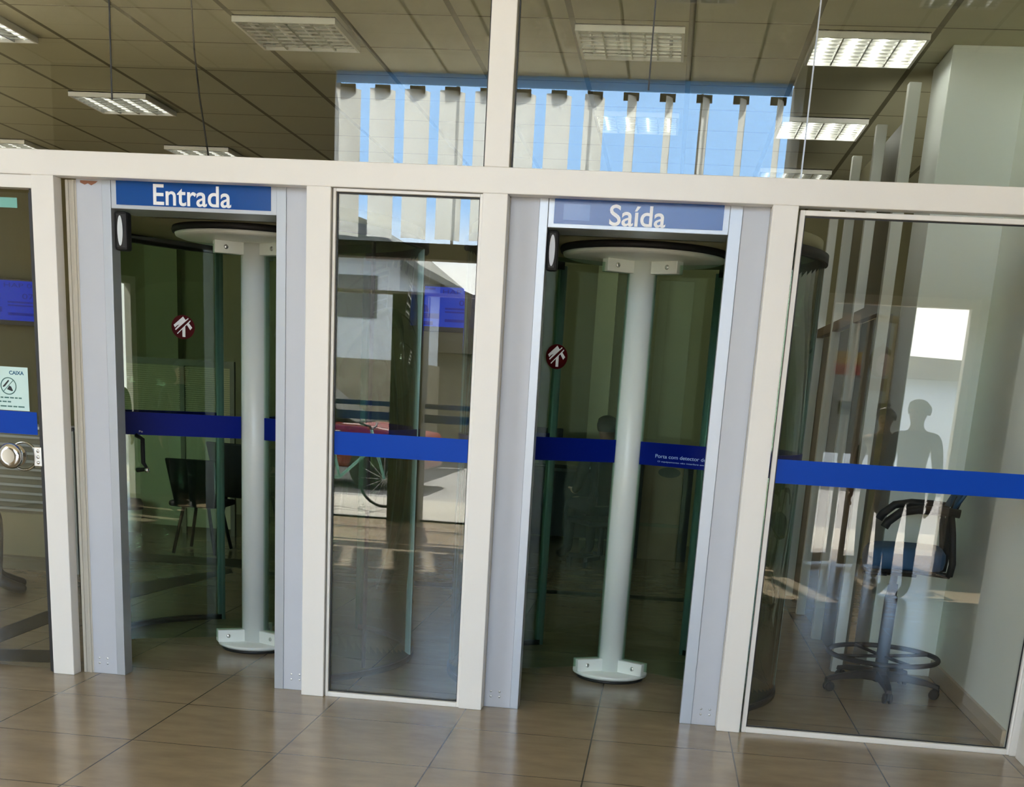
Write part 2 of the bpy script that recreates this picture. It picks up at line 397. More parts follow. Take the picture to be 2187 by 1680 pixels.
# ball handle and latch
kn = MB(); R = Matrix.Translation((-1.828, 0.045, 1.006)) @ Matrix.Rotation(PI/2, 4, 'X')
kn.lathe([(0.0,0.0),(0.05,0.0),(0.05,0.006),(0.022,0.008),(0.018,0.022),(0.03,0.03),(0.052,0.036),(0.058,0.05),(0.056,0.066),(0.046,0.076),(0.03,0.078),(0.0,0.074)], seg=36, mat=R)
kn.build('ball_handle', M_chrome, d1)
rg = MB(); rg.tube([(-1.80+0.062*math.cos(a*PI/14), 0.058, 1.004+0.062*math.sin(a*PI/14)) for a in range(28)], 0.006, closed=True)
rg.build('handle_ring', M_chrome, d1)
lt = MB().box(-1.742, -1.700, 0.036, 0.044, 0.962, 1.05).build('latch_plate', M_steel, d1, bevel=0.008)
sc = MB()
for z in (0.98, 1.005, 1.032): sc.lathe([(0.0,0.003),(0.007,0.002),(0.008,0.0),(0,0)], seg=14, mat=Matrix.Translation((-1.72, 0.036, z)) @ Matrix.Rotation(PI/2, 4, 'X'))
sc.build('latch_screws', M_chrome, lt)

# notice on the glass door
nt_ = thing('notice', 'pale paper notice with a crossed-out hand pictogram taped to the left glass door', 'notice', (-1.86, 0.043, 1.206))
box('sheet', M_paper, -0.105, 0.107, -0.001, 0.0, 0.0, 0.19, nt_)
text_obj('lettering', 'CAIXA', 0.02, pbr('dark_blue_ink', (0.0, 0.1, 0.2), 0.5), nt_, width=0.07, height=0.017, mtx=upright(0.018, -0.001, 0.156), bold=0.0006, depth=0.0004)
M_ink = pbr('black_ink', (0.01, 0.014, 0.016), 0.6); M_ink2 = pbr('grey_green_ink', (0.05, 0.16, 0.15), 0.6)
pic = MB(); pic.tube([(0.012+0.036*math.cos(a*PI/20), -0.0012, 0.106+0.036*math.sin(a*PI/20)) for a in range(40)], 0.0022, 6, closed=True)
f2 = lambda a, b, t: (a, t, b)
pic.prism([(-0.015,0.078),(0.038,0.132),(0.036,0.134),(-0.017,0.080)], f2, -0.0018, -0.001)
pic.build('pictogram_ring', M_ink2, nt_)
pic = MB(); pic.prism([(-0.014,0.100),(-0.006,0.103),(0.016,0.128),(0.012,0.133),(-0.010,0.110),(-0.016,0.104)], f2, -0.0016, -0.001)
pic.prism([(0.004,0.092),(0.016,0.108),(0.024,0.104),(0.033,0.086),(0.026,0.084),(0.014,0.088)], f2, -0.0016, -0.001)
pic.build('pictogram_hand', M_ink, nt_)
ln = MB()
for z, a, b in ((0.052,-0.1,0.072),(0.034,-0.1,0.02),(0.014,-0.1,0.088)):
    x = a
    while x < b:
        wd = random.uniform(0.012, 0.03); ln.box(x, min(x+wd, b), -0.0016, -0.001, z, z+0.006); x += wd+0.005
ln.build('small_print', M_ink2, nt_)
st = box('sticker', M_teal, -2.0, -1.764, 0.0435, 0.0448, 2.062, 2.103); tag(st, 'plain teal sticker strip at the top of the left glass door', 'sticker')

# ------------------------------------------------------------------ revolving doors
RD = 0.845
def no_carry_sticker(parent, x, y, z, a, r=0.057):
    """round dark red sticker with a white struck-through arrow, facing the viewer"""
    m = upright(x, y, z, a)
    s = MB(); s.cyl(r, 0, 0.001, seg=36, mat=m); so = s.build('sticker', M_red, parent)
    q = MB(); k = r/0.057; fn = lambda u, v, t: (m @ Vector((u*k, v*k, t)))[:]
    for pts in ([(-0.046,0.008),(0.0,0.05),(0.012,0.034),(0.024,0.044),(0.027,0.041),(-0.036,-0.016),(-0.040,-0.012),(-0.018,0.012),(-0.03,0.006),(-0.040,-0.004)],
                [(-0.030,-0.03),(0.034,0.034),(0.037,0.031),(0.028,0.020),(0.044,0.0),(0.034,-0.012),(0.018,0.012),(0.010,0.004),(0.010,-0.046),(-0.004,-0.046),(-0.004,-0.01),(-0.028,-0.034)]):
        q.prism(pts, fn, 0.001, 0.0016)
    q.build('sticker_arrow', M_txt, parent)
def rotor_bracket(parent, c, ang, z0, z1):
    m = Matrix.Translation((c[0], c[1], 0)) @ Matrix.Rotation(math.radians(ang), 4, 'Z')
    o = MB().box(0.06, 0.205, -0.03, 0.03, z0, z1, mat=m).build('bracket', M_col, parent, bevel=0.004)
    s = MB()
    for sd in (-1, 1):
        s.lathe([(0,0.004),(0.009,0.003),(0.011,0.0),(0,0)], seg=16, mat=m @ Matrix.Translation((0.15, sd*0.03, (z0+z1)/2)) @ Matrix.Rotation(-sd*PI/2, 4, 'X'))
    s.build('bracket_screws', M_steel, parent)
def wing(parent, c, ang, texts=None, sticker=None, handle=False):
    w = thing('wing', None, None); w.parent = parent
    a = math.radians(ang); ca, sa = math.cos(a), math.sin(a)
    m = Matrix.Translation((c[0], c[1], 0)) @ Matrix.Rotation(a, 4, 'Z')
    MB().box(0.07, 0.80, -0.005, 0.005, 0.065, 2.03, mat=m).build('glass', M_drum, w)
    MB().box(0.075, 0.80, -0.0065, 0.0065, 1.103, 1.213, mat=m).build('blue_band', M_blueshade, w)
    rotor_bracket(w, c, ang, 0.04, 0.105); rotor_bracket(w, c, ang, 1.99, 2.05)
    MB().box(0.80, 0.812, -0.008, 0.008, 0.03, 2.04, mat=m).build('brush_seal', M_dark, w)
    return w, m
def revolving_door(name, c, label, signtext, xl, xl2, xr2, xr, fl, fr, side):
    """c: axis; xl..xr opening between jambs; fl/fr outer limits at the posts"""
    T = thing(name, label, 'revolving door', (c[0], c[1], 0)); 
    C = Matrix.Translation((-c[0], -c[1], 0))
    def fin(o):
        o.data.transform(C) if o.type == 'MESH' else None
        return o
    objs = []
    def B(nm, mat, x0, x1, y0, y1, z0, z1, parent=T, bevel=0.0):
        o = box(nm, mat, x0, x1, y0, y1, z0, z1, parent, bevel); fin(o); return o
    # jamb cabinets: grey face, aluminium edge strip
    for (a, b, s0, s1, pl) in ((fl, xl2, xl2, xl, True), (xr2, fr, xr, xr2, False)):
        cab = B('jamb_cabinet', M_grey, a, b, 0.082, 0.20, 0.0, 2.30, bevel=0.002)
        sc = MB()
        for zz in (0.05, 0.075):
            for xx in ((a+0.03, a+0.07) if pl else (b-0.03, b-0.07)):
                sc.lathe([(0,0.0015),(0.004,0.001),(0.005,0),(0,0)], seg=10, mat=Matrix.Translation((xx, 0.082, zz)) @ Matrix.Rotation(PI/2, 4, 'X'))
        fin(sc.build('screw', M_steel, cab))
        B('jamb_strip', M_alu, s0, s1, 0.078, 0.165, 0.0, 2.30, bevel=0.002)
        B('filler_strip', M_cream, a-0.05 if pl else b, a if pl else b+0.012, 0.083, 0.2, 0.0, 2.19)
    if side == 'A':
        gro = MB().box(fl-0.048, fl-0.034, 0.0765, 0.083, 0, 2.19).box(fl-0.022, fl-0.008, 0.0765, 0.083, 0, 2.19)
        fin(gro.build('cover_moulding', M_cream, T, bevel=0.002))
    # header with sign
    hd = B('header', M_alu, xl, xr, 0.082, 0.32, 2.082, 2.30, bevel=0.002)
    B('header_soffit', M_olive, xl, xr, 0.084, 0.5, 2.10, 2.12)
    sg = B('sign', M_sign, xl+0.025, xr-0.025, 0.079, 0.0825, 2.098, 2.275)
    return T, fin, sg
def finish_door(T, fin, c, sensor_x, sw, texts):
    # drum: two curved walls, each glass + band + floor rail + top rail + end stiles
    for a0, a1 in ((122.0, 241.0), (-61.0, 62.0)):
        dw = thing('drum_wall', None, None); dw.parent = T
        for o in (MB().arcwall(c, RD-0.006, RD+0.006, a0, a1, 0.02, 2.08, 36).build('curved_glass', M_drum, dw),
                  MB().arcwall(c, RD-0.0075, RD+0.0075, a0+1, a1-1, 1.103, 1.203, 36).build('blue_band', M_blueshade, dw),
                  MB().arcwall(c, RD-0.014, RD+0.014, a0, a1, 0.0, 0.03, 36).build('floor_rail', M_dark, dw),
                  MB().arcwall(c, RD-0.02, RD+0.02, a0, a1, 2.06, 2.10, 36).build('top_rail', M_black, dw),
                  MB().arcwall(c, RD-0.014, RD+0.014, (a0-1.4) if a0 > 0 else (a1-1.4), (a0+1.4) if a0 > 0 else (a1+1.4), 0.0, 2.08, 3).build('stile', M_stile, dw),
                  MB().arcwall(c, RD-0.012, RD+0.012, (a0+a1)/2-0.45, (a0+a1)/2+0.45, 0.0, 2.08, 2).build('glass_joint', M_stile, dw),
                  MB().arcwall(c, RD-0.012, RD+0.012, (a1-0.8) if a0 > 0 else (a0-0.8), (a1+0.8) if a0 > 0 else (a0+0.8), 0.0, 2.08, 3).build('front_stile', M_col, dw)):
            fin(o)
    fin(MB().arcwall(c, 0.0005, RD-0.012, 0, 360, 2.10, 2.16, 64).build('drum_roof', M_olive, T))
    fin(MB().lathe([(0,2.045),(0.36,2.05),(0.385,2.058),(0.39,2.07),(0,2.072)], (c[0], c[1], 0), 56).build('canopy_disc', M_col, T))
    fin(MB().lathe([(0,2.072),(0.40,2.072),(0.405,2.085),(0.40,2.10),(0,2.10)], (c[0], c[1], 0), 56).build('canopy_rim', M_black, T))
    fin(MB().lathe([(0,0.0),(0.175,0.0),(0.175,0.012),(0,0.012)], (c[0], c[1], 0), 48).build('floor_gap_ring', M_dark, T))
    fin(MB().lathe([(0,0.012),(0.17,0.012),(0.194,0.024),(0.196,0.033),(0.19,0.04),(0,0.042)], (c[0], c[1], 0), 56).build('base_disc', M_col, T))
    fin(MB().lathe([(0,0.04),(0.071,0.04),(0.071,2.05),(0,2.05)], (c[0], c[1], 0), 40).build('column', M_col, T))
    for ang, tx in ((210, texts[0]), (330, texts[1]), (90, None)):
        w, m = wing(T, c, ang)
        def put(dist, z, body, width, height, mat=M_txtlb):
            if ang == 210: # text reads from the free edge towards the column
                mm = m @ Matrix.Translation((dist, 0.0068, z)) @ Matrix.Rotation(PI, 4, 'Z') @ Matrix.Rotation(PI/2, 4, 'X')
            else:
                mm = m @ Matrix.Translation((dist, -0.0068, z)) @ Matrix.Rotation(PI/2, 4, 'X')
            text_obj('lettering', body, 0.03, mat, w, width=width, height=height, mtx=mm, depth=0.0004)
        if tx:
            for t in tx.get('text', []): put(*t)
            if 'sticker' in tx:
                d, z = tx['sticker']; p = m @ Vector((d, 0.006, 0))
                no_carry_sticker(w, p.x, p.y, z, math.radians(ang-180))
            if tx.get('handle'):
                h = MB(); p = m @ Vector((0.60, 0.02, 0)); q = m @ Vector((0.575, 0.06, 0)); q2 = m @ Vector((0.555, 0.06, 0))
                h.tube([(p.x, p.y, 1.10), (q.x, q.y, 1.085), (q.x, q.y, 0.97), (q2.x, q2.y, 0.94), (p.x, p.y, 0.93)], 0.011, 12)
                h.build('push_handle', M_black, w)
                MB().lathe([(0,-0.012),(0.012,-0.010),(0.012,0.010),(0,0.012)], (q2.x, q2.y-0.004, 0.935), 14).build('handle_tip', M_chrome, w)
        for o in w.children_recursive: 
            if o.type == 'MESH': o.data.transform(Matrix.Translation((-c[0], -c[1], 0)))
    # presence sensor hanging beside the left jamb
    sb = MB().box(sensor_x, sensor_x+sw, 0.10, 0.16, 1.915, 2.075).build('sensor', M_black, T, bevel=0.012); fin(sb)
    return T
M_stile = pbr('blue_grey_stile', (0.30, 0.42, 0.44), 0.35, metal=0.2)
CA, CB = (-0.985, 0.93), (0.945, 0.93)
TA, finA, sgA = revolving_door('revolving_door', CA, 'left glass revolving door with the blue Entrada sign over it', 'Entrada', -1.352, -1.392, -0.568, -0.611, -1.51, -0.459, 'A')
o = text_obj('lettering', 'Entrada', 0.1, M_txt, sgA, width=0.348, height=0.084, mtx=upright(-1.159, 0.079, 2.102), bold=0.0012); finA(o)
rs = MB(); rs.prism([(-1.49,2.18),(-1.47,2.172),(-1.455,2.178),(-1.44,2.170),(-1.42,2.180),(-1.41,2.188),(-1.49,2.189)], f2, 0.0812, 0.0825)
finA(rs.build('rust_stain', pbr('rust', (0.30, 0.13, 0.08), 0.8), TA))
finish_door(TA, finA, CA, -1.352, 0.06, ({'sticker': (0.36, 1.63), 'handle': True, 'text': [(0.585, 1.115, 'Po', 0.018, 0.009, M_txt)]}, None))
TB, finB, sgB = revolving_door('revolving_door', CB, 'right glass revolving door with the blue Saída sign over it', 'Saída', 0.556, 0.519, 1.356, 1.304, 0.396, 1.466, 'B')
o = text_obj('lettering', 'Saída', 0.1, M_txt, sgB, width=0.232, height=0.082, mtx=upright(0.812, 0.079, 2.098), bold=0.0012); finB(o)
o = MB().box(0.62, 0.73, 0.0775, 0.079, 2.112, 2.175).build('tape_patch', pbr('blue_tape', (0.005, 0.09, 0.36), 0.15), sgB); finB(o)
finish_door(TB, finB, CB, 0.556, 0.048, ({'sticker': (0.43, 1.587)},
    {'text': [(0.165, 1.142, 'Porta com detector de metais', 0.37, 0.017), (0.18, 1.120, 'O equipamento não interfere em marca-passo', 0.36, 0.009)]}))
for T, x, fn in ((TA, -1.352, finA), (TB, 0.556, finB)):
    sen = [c for c in T.children if c.name.startswith('sensor')][0]
    w = 0.06 if T is TA else 0.048
    e = MB(); e.prism([(x+w*0.5+0.012*math.cos(a*PI/12), 1.995+0.062*math.sin(a*PI/12)) for a in range(24)], f2, 0.0965, 0.1005)
    fn(e.build('sensor_lens', M_grey if T is TB else M_steel, sen))

# ------------------------------------------------------------------ drafting stool behind the right pane
def stool():
    T = thing('drafting_stool', 'tall black stool chair with a blue seat behind the right glass pane', 'stool', (2.36, 1.12, 0), 0)
    hub = MB().lathe([(0,0.055),(0.035,0.055),(0.045,0.075),(0.045,0.12),(0.034,0.14),(0,0.14)], seg=28).build('hub', M_black, T)
    for k in range(5):
        a = math.radians(-84 + 72*k); m = Matrix.Rotation(a, 4, 'Z')
        l = MB(); 
        sec = [(0.03,0.034,0.062,0.115),(0.12,0.028,0.072,0.112),(0.24,0.022,0.066,0.092),(0.305,0.017,0.052,0.074)]
        rows = [[l.bm.verts.new(m @ Vector((x, s*w, z))) for s, z in ((-1,z0),(1,z0),(0.7,z1),(-0.7,z1))] for x, w, z0, z1 in sec]
        for A, Bq in zip(rows, rows[1:]):
            for i in range(4): l.bm.faces.new((A[i], A[(i+1) % 4], Bq[(i+1) % 4], Bq[i]))
        l.bm.faces.new(rows[0][::-1]); l.bm.faces.new(rows[-1])
        l.build('base_leg', M_black, T, bevel=0.004)
        c = MB(); cm = m @ Matrix.Translation((0.295, 0, 0))
        for s in (-1, 1):
            c.lathe([(0,-0.009),(0.022,-0.009),(0.026,-0.005),(0.026,0.005),(0.022,0.009),(0,0.009)], seg=20, mat=cm @ Matrix.Translation((-0.012, s*0.014, 0.026)) @ Matrix.Rotation(PI/2, 4, 'X'))
        c.box(-0.02, 0.012, -0.006, 0.006, 0.02, 0.056, mat=cm)
        c.build('caster', M_black, T)
    ring = MB(); ring.tube([(0.278*math.cos(2*PI*i/48), 0.278*math.sin(2*PI*i/48), 0.195) for i in range(48)], 0.013, 12, closed=True)
    for k in range(4):
        a = 2*PI*k/4+0.5; ring.tube([(0.03*math.cos(a), 0.03*math.sin(a), 0.19), (0.276*math.cos(a), 0.276*math.sin(a), 0.195)], 0.009, 8)
    ring.build('foot_ring', M_black, T)
    MB().lathe([(0,0.13),(0.033,0.13),(0.033,0.50),(0.03,0.51),(0.026,0.51),(0.026,0.57),(0.018,0.575),(0.018,0.64),(0,0.64)], seg=24).build('gas_lift', M_black, T)
    und = MB().box(-0.10, 0.10, -0.10, 0.10, 0.625, 0.668).box(-0.17, -0.05, -0.19, -0.17, 0.632, 0.645).build('tilt_plate', M_black, T, bevel=0.004)
    # seat faces -x (open side), tilted slightly; backrest post on the +x side
    def pad(cx, cy, rx, ry, z0, z1, n=10):
        m = MB(); N_ = 36; rows = []
        for f, zf in ((0.88, 0), (0.97, 0.12), (1.0, 0.45), (0.985, 0.75), (0.9, 0.96), (0.6, 1.0), (0.0, 1.02)):
            r_ = []
            for i in range(N_):
                a = 2*PI*i/N_; ex = 0.45
                x = math.copysign(abs(math.cos(a))**ex, math.cos(a)); y = math.copysign(abs(math.sin(a))**ex, math.sin(a))
                zz = z0+(z1-z0)*zf - (0.02*max(0, -x*f)**3)
                r_.append(m.bm.verts.new((cx+rx*f*x, cy+ry*f*y, zz)))
            rows.append(r_)
        for A, Bq in zip(rows, rows[1:]):
            for i in range(N_):
                f_ = m.bm.faces.new((A[i], A[(i+1) % N_], Bq[(i+1) % N_], Bq[i])); f_.smooth = True
        m.bm.faces.new(rows[0][::-1])
        bmesh.ops.remove_doubles(m.bm, verts=m.bm.verts[:], dist=0.0005)
        return m
    pad(0.03, 0.0, 0.20, 0.215, 0.665, 0.775).build('seat', M_seatblue, T)
    pad(0.03, 0.0, 0.195, 0.21, 0.65, 0.672).build('seat_shell', M_black, T)
    bp = MB(); bp.tube([(0.13, 0, 0.655), (0.235, 0, 0.67), (0.235, 0, 0.75), (0.225, 0, 0.92), (0.26, 0, 1.03)], 0.02, 10)
    bp.build('backrest_post', M_black, T)
    bk = MB(); N_ = 12
    g = [[None]*(N_+1) for _ in range(9)]
    m = MB(); rows = []
    for t in (0, 1):
        for j in range(9):
            row = []
            for i in range(N_+1):
                u = -1+2*i/N_; v = -1+2*j/8
                ww = 0.2*(1-0.18*abs(v)**3); hh = 0.085
                x = 0.265+0.045*v + 0.03*(1-u*u) - (0.035 if t == 0 else 0)*(1-0.7*max(abs(u), abs(v))**4)
                row.append(m.bm.verts.new((x, u*ww, 1.06+v*hh)))
            rows.append(row)
    for s in (rows[:9], rows[9:]):
        for A, Bq in zip(s, s[1:]):
            for i in range(N_): m.bm.faces.new((A[i], A[i+1], Bq[i+1], Bq[i])).smooth = True
    F, Bk = rows[:9], rows[9:]
    edge = [(F[0][i], Bk[0][i]) for i in range(N_+1)]+[(F[j][N_], Bk[j][N_]) for j in range(1, 9)]+[(F[8][i], Bk[8][i]) for i in range(N_-1, -1, -1)]+[(F[j][0], Bk[j][0]) for j in range(7, 0, -1)]
    for (a, b), (c, d) in zip(edge, edge[1:]+edge[:1]): m.bm.faces.new((a, c, d, b))
    m.build('backrest', M_seatblue, T)
    for s in (-1, 1):
        a = MB(); y = s*0.235
        a.tube([(0.24, y*0.95, 0.66), (0.245, y, 0.72), (0.225, y, 0.86), (0.205, y, 0.955)], 0.017, 10)
        a.tube([(0.245, y, 0.965), (0.16, y, 0.972), (0.05, y, 0.972), (-0.03, y, 0.955), (-0.085, y, 0.905), (-0.10, y, 0.875)], 0.021, 12)
        a.box(0.05, 0.25, y*0.5 if s < 0 else y*0.4, y*0.4 if s < 0 else y*0.5, 0.65, 0.662)
        a.tube([(0.1, y*0.45, 0.656), (0.24, y*0.95, 0.66)], 0.014, 8)
        a.build('armrest', M_black, T)
    return T
st_ = stool(); st_.rotation_euler.z = math.radians(-6)

# ------------------------------------------------------------------ ceiling lights
def ceiling_light(x, y, z, lit, label, group, w=0.545):
    T = thing('ceiling_light', label, 'ceiling light', (x, y, z), 0, group); h = w/2
    m = MB().box(-h, h, -h, h, -0.006, -0.001)
    m.build('tray', M_louvre, T)
    f = MB(); b = 0.014
    f.box(-h, h, -h, -h+b, -0.034, -0.001).box(-h, h, h-b, h, -0.034, -0.001).box(-h, -h+b, -h+b, h-b, -0.034, -0.001).box(h-b, h, -h+b, h-b, -0.034, -0.001)
    f.build('frame', M_white, T)
    for i in range(4):
        xx = -h+w*(i+0.5)/4
        t = MB(); t.tube([(xx, -h+0.03, -0.016), (xx, h-0.03, -0.016)], 0.008, 8); t.build('tube', M_tubehot if lit == 2 else M_tube if lit else M_tubeoff, T)
    g = MB()
    for i in range(1, 4):
        xx = -h+w*i/4; g.box(xx-0.004, xx+0.004, -h+b, h-b, -0.032, -0.007)
    for j in range(1, 8):
        yy = -h+w*j/8; g.box(-h+b, h-b, yy-0.0025, yy+0.0025, -0.030, -0.022)
    g.build('louvre', M_louvre, T)
    return T
GI = 'louvred lights in the bank ceiling'
for x, y, lit, lab in ((-2.87, 1.69, True, 'lit louvred ceiling light cut off by the left edge of the photo, front row'),
                       (-1.0, 1.69, False, 'unlit louvred ceiling light above the Entrada door, front row'),
                       (0.77, 1.69, False, 'unlit louvred ceiling light right of the upper mullion, front row'),
                       (1.95, 1.69, 2, 'louvred ceiling light beside the pale column, front row'),
                       (-2.79, 3.55, True, 'lit louvred ceiling light above the left glass door, second row'),
                       (0.76, 3.6, True, 'lit louvred ceiling light over the Saída door, second row'),
                       (1.95, 3.59, 2, 'lit louvred ceiling light beside the row of white posts, second row'),
                       (-4.62, 5.4, True, 'lit louvred ceiling light far left, third row just above the beam'),
                       (-2.87, 5.4, True, 'dim louvred ceiling light third row, above the Entrada sign'),
                       (1.95, 5.4, True, 'louvred ceiling light third row, just above the beam at right')):
    ceiling_light(x, y, CEIL, lit, lab, GI)
GL = 'louvred lights in the lobby ceiling'
for x, lab in ((-0.75, 'louvred lobby ceiling light mirrored left of the upper mullion'), (1.1, 'louvred lobby ceiling light mirrored above the Saída door'), (3.0, 'louvred lobby ceiling light mirrored near the pale column')):
    ceiling_light(x, -4.85, LOBC, True, lab, GL)
cb = MB(); cb.tube([(-1.075, 0.30, 3.188), (-1.062, 0.30, 2.95), (-1.05, 0.3, 2.75), (-1.03, 0.30, 2.58), (-1.012, 0.3, 2.47), (-0.990, 0.30, 2.33)], 0.004, 8)
tag(cb.build('cable', M_black), 'thin dark cable hanging from the bank ceiling behind the upper left pane', 'cable')

# ------------------------------------------------------------------ bank interior
M_post = pbr('pale_grey_post', (0.60, 0.60, 0.55), 0.4)
M_dkpanel = pbr('dark_olive_panel', (0.10, 0.088, 0.045), 0.5, noise=0.15, nscale=4)
T = thing('post_partition', 'row of white upright posts with dark panels beyond the pale column', 'partition', (2.2, 1.5, 0))
for y in (1.57, 2.55, 3.5, 4.4):
    box('post', M_post, -0.03, 0.03, y-1.53, y-1.47, 0.0, 3.0, T, bevel=0.003)
box('panel', M_dkpanel, 0.035, 0.06, 0.14, 2.96, 0.0, 1.92, T)
box('rail', M_brown, -0.025, 0.025, 0.10, 2.96, 1.92, 1.98, T)
box('upper_panel', M_dkpanel, 0.10, 0.12, 0.65, 2.96, 1.98, 3.0, T)

def television(x, y, z, w, h, rz, label, full=True):
    T = thing('television', label, 'television', (x, y, z), rz)
    box('casing', M_black, -w/2-0.018, w/2+0.018, 0.0, 0.05, -0.045, h+0.018, T, bevel=0.004)
    sc = box('screen', M_screen, -w/2, w/2, -0.002, 0.0005, 0.0, h, T)
    p = MB(); f = lambda a, b, t: (a*w-w/2, t, b*h)
    for a0, a1, b0, b1 in ((0.50,1.0,0.44,0.485),(0.50,0.97,0.36,0.40),(0.10,0.42,0.2,0.33),(0.0,0.33,0.03,0.13),(0.5,0.97,0.13,0.2),(0.0,0.35,0.92,0.97)):
        p.prism([(a0,b0),(a1,b0),(a1,b1),(a0,b1)], f, -0.003, -0.0021)
    p.prism([(0.06+0.1*math.cos(t*PI/10)*0.7+0.06, 0.68+0.13*math.sin(t*PI/10)) for t in range(20)], f, -0.0032, -0.0021)
    p.prism([(0.02,0.36),(0.28,0.36),(0.24,0.52),(0.16,0.58),(0.08,0.52)], f, -0.0031, -0.0021)
    p.build('figure_graphic', M_screend, sc)
    text_obj('lettering', 'HAP 004', 0.1, M_screend, sc, width=w*0.52, height=h*0.11, mtx=upright(w*0.46-w/2, -0.0022, h*0.83), bold=0.001, depth=0.0004)
    text_obj('lettering', '07', 0.1, M_screend, sc, width=w*0.16, height=h*0.14, mtx=upright(w*0.70-w/2, -0.0022, h*0.55), bold=0.001, depth=0.0004)
    box('wall_bracket', M_black, -0.08, 0.08, 0.05, 0.12, 0.05, h-0.05, T)
    return T
television(-1.12, 7.18, 1.985, 0.69, 0.37, 0.0, 'blue call-number television seen through the narrow middle pane')
television(-5.55, 6.95, 1.82, 0.72, 0.38, math.radians(14), 'tilted blue television at the left edge above the notice')

# pilasters and pale panels of the far wall
for i, (x0, x1, m) in enumerate(((-4.2, -3.86, pbr('pale_olive_wall', (0.25, 0.24, 0.13), 0.7)), (0.36, 0.55, M_olive), (1.62, 1.80, M_olive))):
    struct(box('trim_%d' % (30+i), m, x0, x1, 7.18, 7.3, 0, CEIL))
T = thing('counter_panel', 'brown wooden counter front with an oval plaque inside the Saída doorway', 'counter', (1.14, 6.0, 0))
box('front', M_brown, -0.17, 0.19, 0.0, 0.3, 0.0, 0.86, T, bevel=0.003)
box('frame', M_black, -0.255, -0.17, -0.02, 0.3, 0.0, 0.95, T, bevel=0.003)
box('frame', M_black, 0.19, 0.275, -0.02, 0.3, 0.0, 0.95, T, bevel=0.003)
ov = MB(); ov.prism([(0.06+0.1*math.cos(t*PI/16), 0.79+0.045*math.sin(t*PI/16)) for t in range(32)], lambda a, b, t: (a, t, b), -0.008, 0.0); ov.build('plaque', M_black, T)
box('ledge', M_dkpanel, -0.17, 0.19, -0.015, 0.0, 0.30, 0.33, T)
box('pale_screen', pbr('olive_screen', (0.20, 0.19, 0.11), 0.7), -0.17, 0.13, 0.1, 0.16, 0.92, 2.42, T, bevel=0.003)

# desk with cubicle screens behind the entry door
T = thing('cubicle_screen', 'low cubicle screen with a dark frame and slatted infill behind the Entrada door', 'screen', (-3.2, 5.5, 0))
M_slat = pbr('beige_slats', (0.36, 0.31, 0.17), 0.6)
box('frame', M_dkpanel, -0.56, 0.52, -0.02, 0.02, 1.47, 1.525, T)
for x in (-0.56, 0.02, 0.48): box('post', M_dkpanel, x, x+0.04, -0.02, 0.02, 0.0, 1.47, T)
box('bottom_rail', M_dkpanel, -0.52, 0.48, -0.015, 0.015, 0.95, 0.99, T)
s = MB()
for i in range(26):
    z = 1.0+i*0.018; s.box(-0.52, 0.02, -0.006, 0.006, z, z+0.013); s.box(0.06, 0.48, -0.006, 0.006, z, z+0.013)
s.build('slats', M_slat, T)
box('lower_panel', M_olive, -0.52, 0.48, -0.008, 0.008, 0.06, 0.95, T)

def office_chair(loc, rz, label, s=1.0):
    T = thing('visitor_chair', label, 'chair', loc, rz)
    MB().box(-0.22, 0.22, -0.2, 0.22, 0.40*s, 0.45*s).build('seat', M_black, T, bevel=0.02)
    b = MB(); f = lambda a, c, t: (a, -0.2-(c-0.4)*0.15+t, c)
    b.prism([(-0.16,0.40*s),(0.16,0.40*s),(0.22,0.80*s),(-0.22,0.80*s)], f, -0.02, 0.02); b.build('backrest', M_black, T, bevel=0.012)
    for sx_ in (-1, 1):
        for y0, y1 in ((-0.17, -0.24), (0.18, 0.24)):
            l = MB(); l.tube([(sx_*0.10, y0, 0.41*s), (sx_*0.17, y1, 0.012)], 0.014, 10); l.build('leg', M_black, T)
    return T
office_chair((-2.56, 4.35, 0), math.radians(4), 'black visitor chair seen from behind in the Entrada doorway', 0.95)
office_chair((-2.30, 4.75, 0), math.radians(-20), 'black visitor chair partly hidden by the left revolving door column', 1.1)
T = thing('waste_bin', 'pale waste bin with a black lid at the foot of the slatted screen', 'bin', (-3.62, 5.35, 0))
MB().lathe([(0,0),(0.09,0),(0.11,0.20),(0,0.20)], seg=28).build('body', M_wall, T)
MB().lathe([(0,0.20),(0.118,0.20),(0.122,0.24),(0.10,0.29),(0,0.30)], seg=28).build('lid', M_black, T)

T = thing('office_desk', 'dark office desk behind the person in the Saída doorway', 'desk', (0.25, 6.9, 0))
box('desk_top', M_black, -0.6, 0.5, -0.3, 0.3, 0.70, 0.735, T, bevel=0.004)
box('front_panel', M_black, -0.55, 0.45, -0.22, -0.19, 0.08, 0.70, T)
for x in (-0.57, 0.44): box('desk_leg', M_black, x, x+0.05, -0.28, 0.28, 0.0, 0.70, T)
T = thing('monitor', 'dark computer monitor on the office desk', 'monitor', (-0.05, 6.85, 0.735))
MB().cyl(0.09, 0, 0.012).box(-0.02, 0.02, -0.01, 0.01, 0.012, 0.12).build('stand', M_black, T)
box('casing', M_black, -0.2, 0.2, -0.02, 0.02, 0.10, 0.36, T, bevel=0.006)
pp = MB(); pp.box(-0.06, 0.06, -0.04, 0.04, 0, 0.03); tag(pp.build('paper_stack', M_paper, None, (0.42, 6.78, 0.7355)), 'small white stack of papers on the office desk', 'papers')

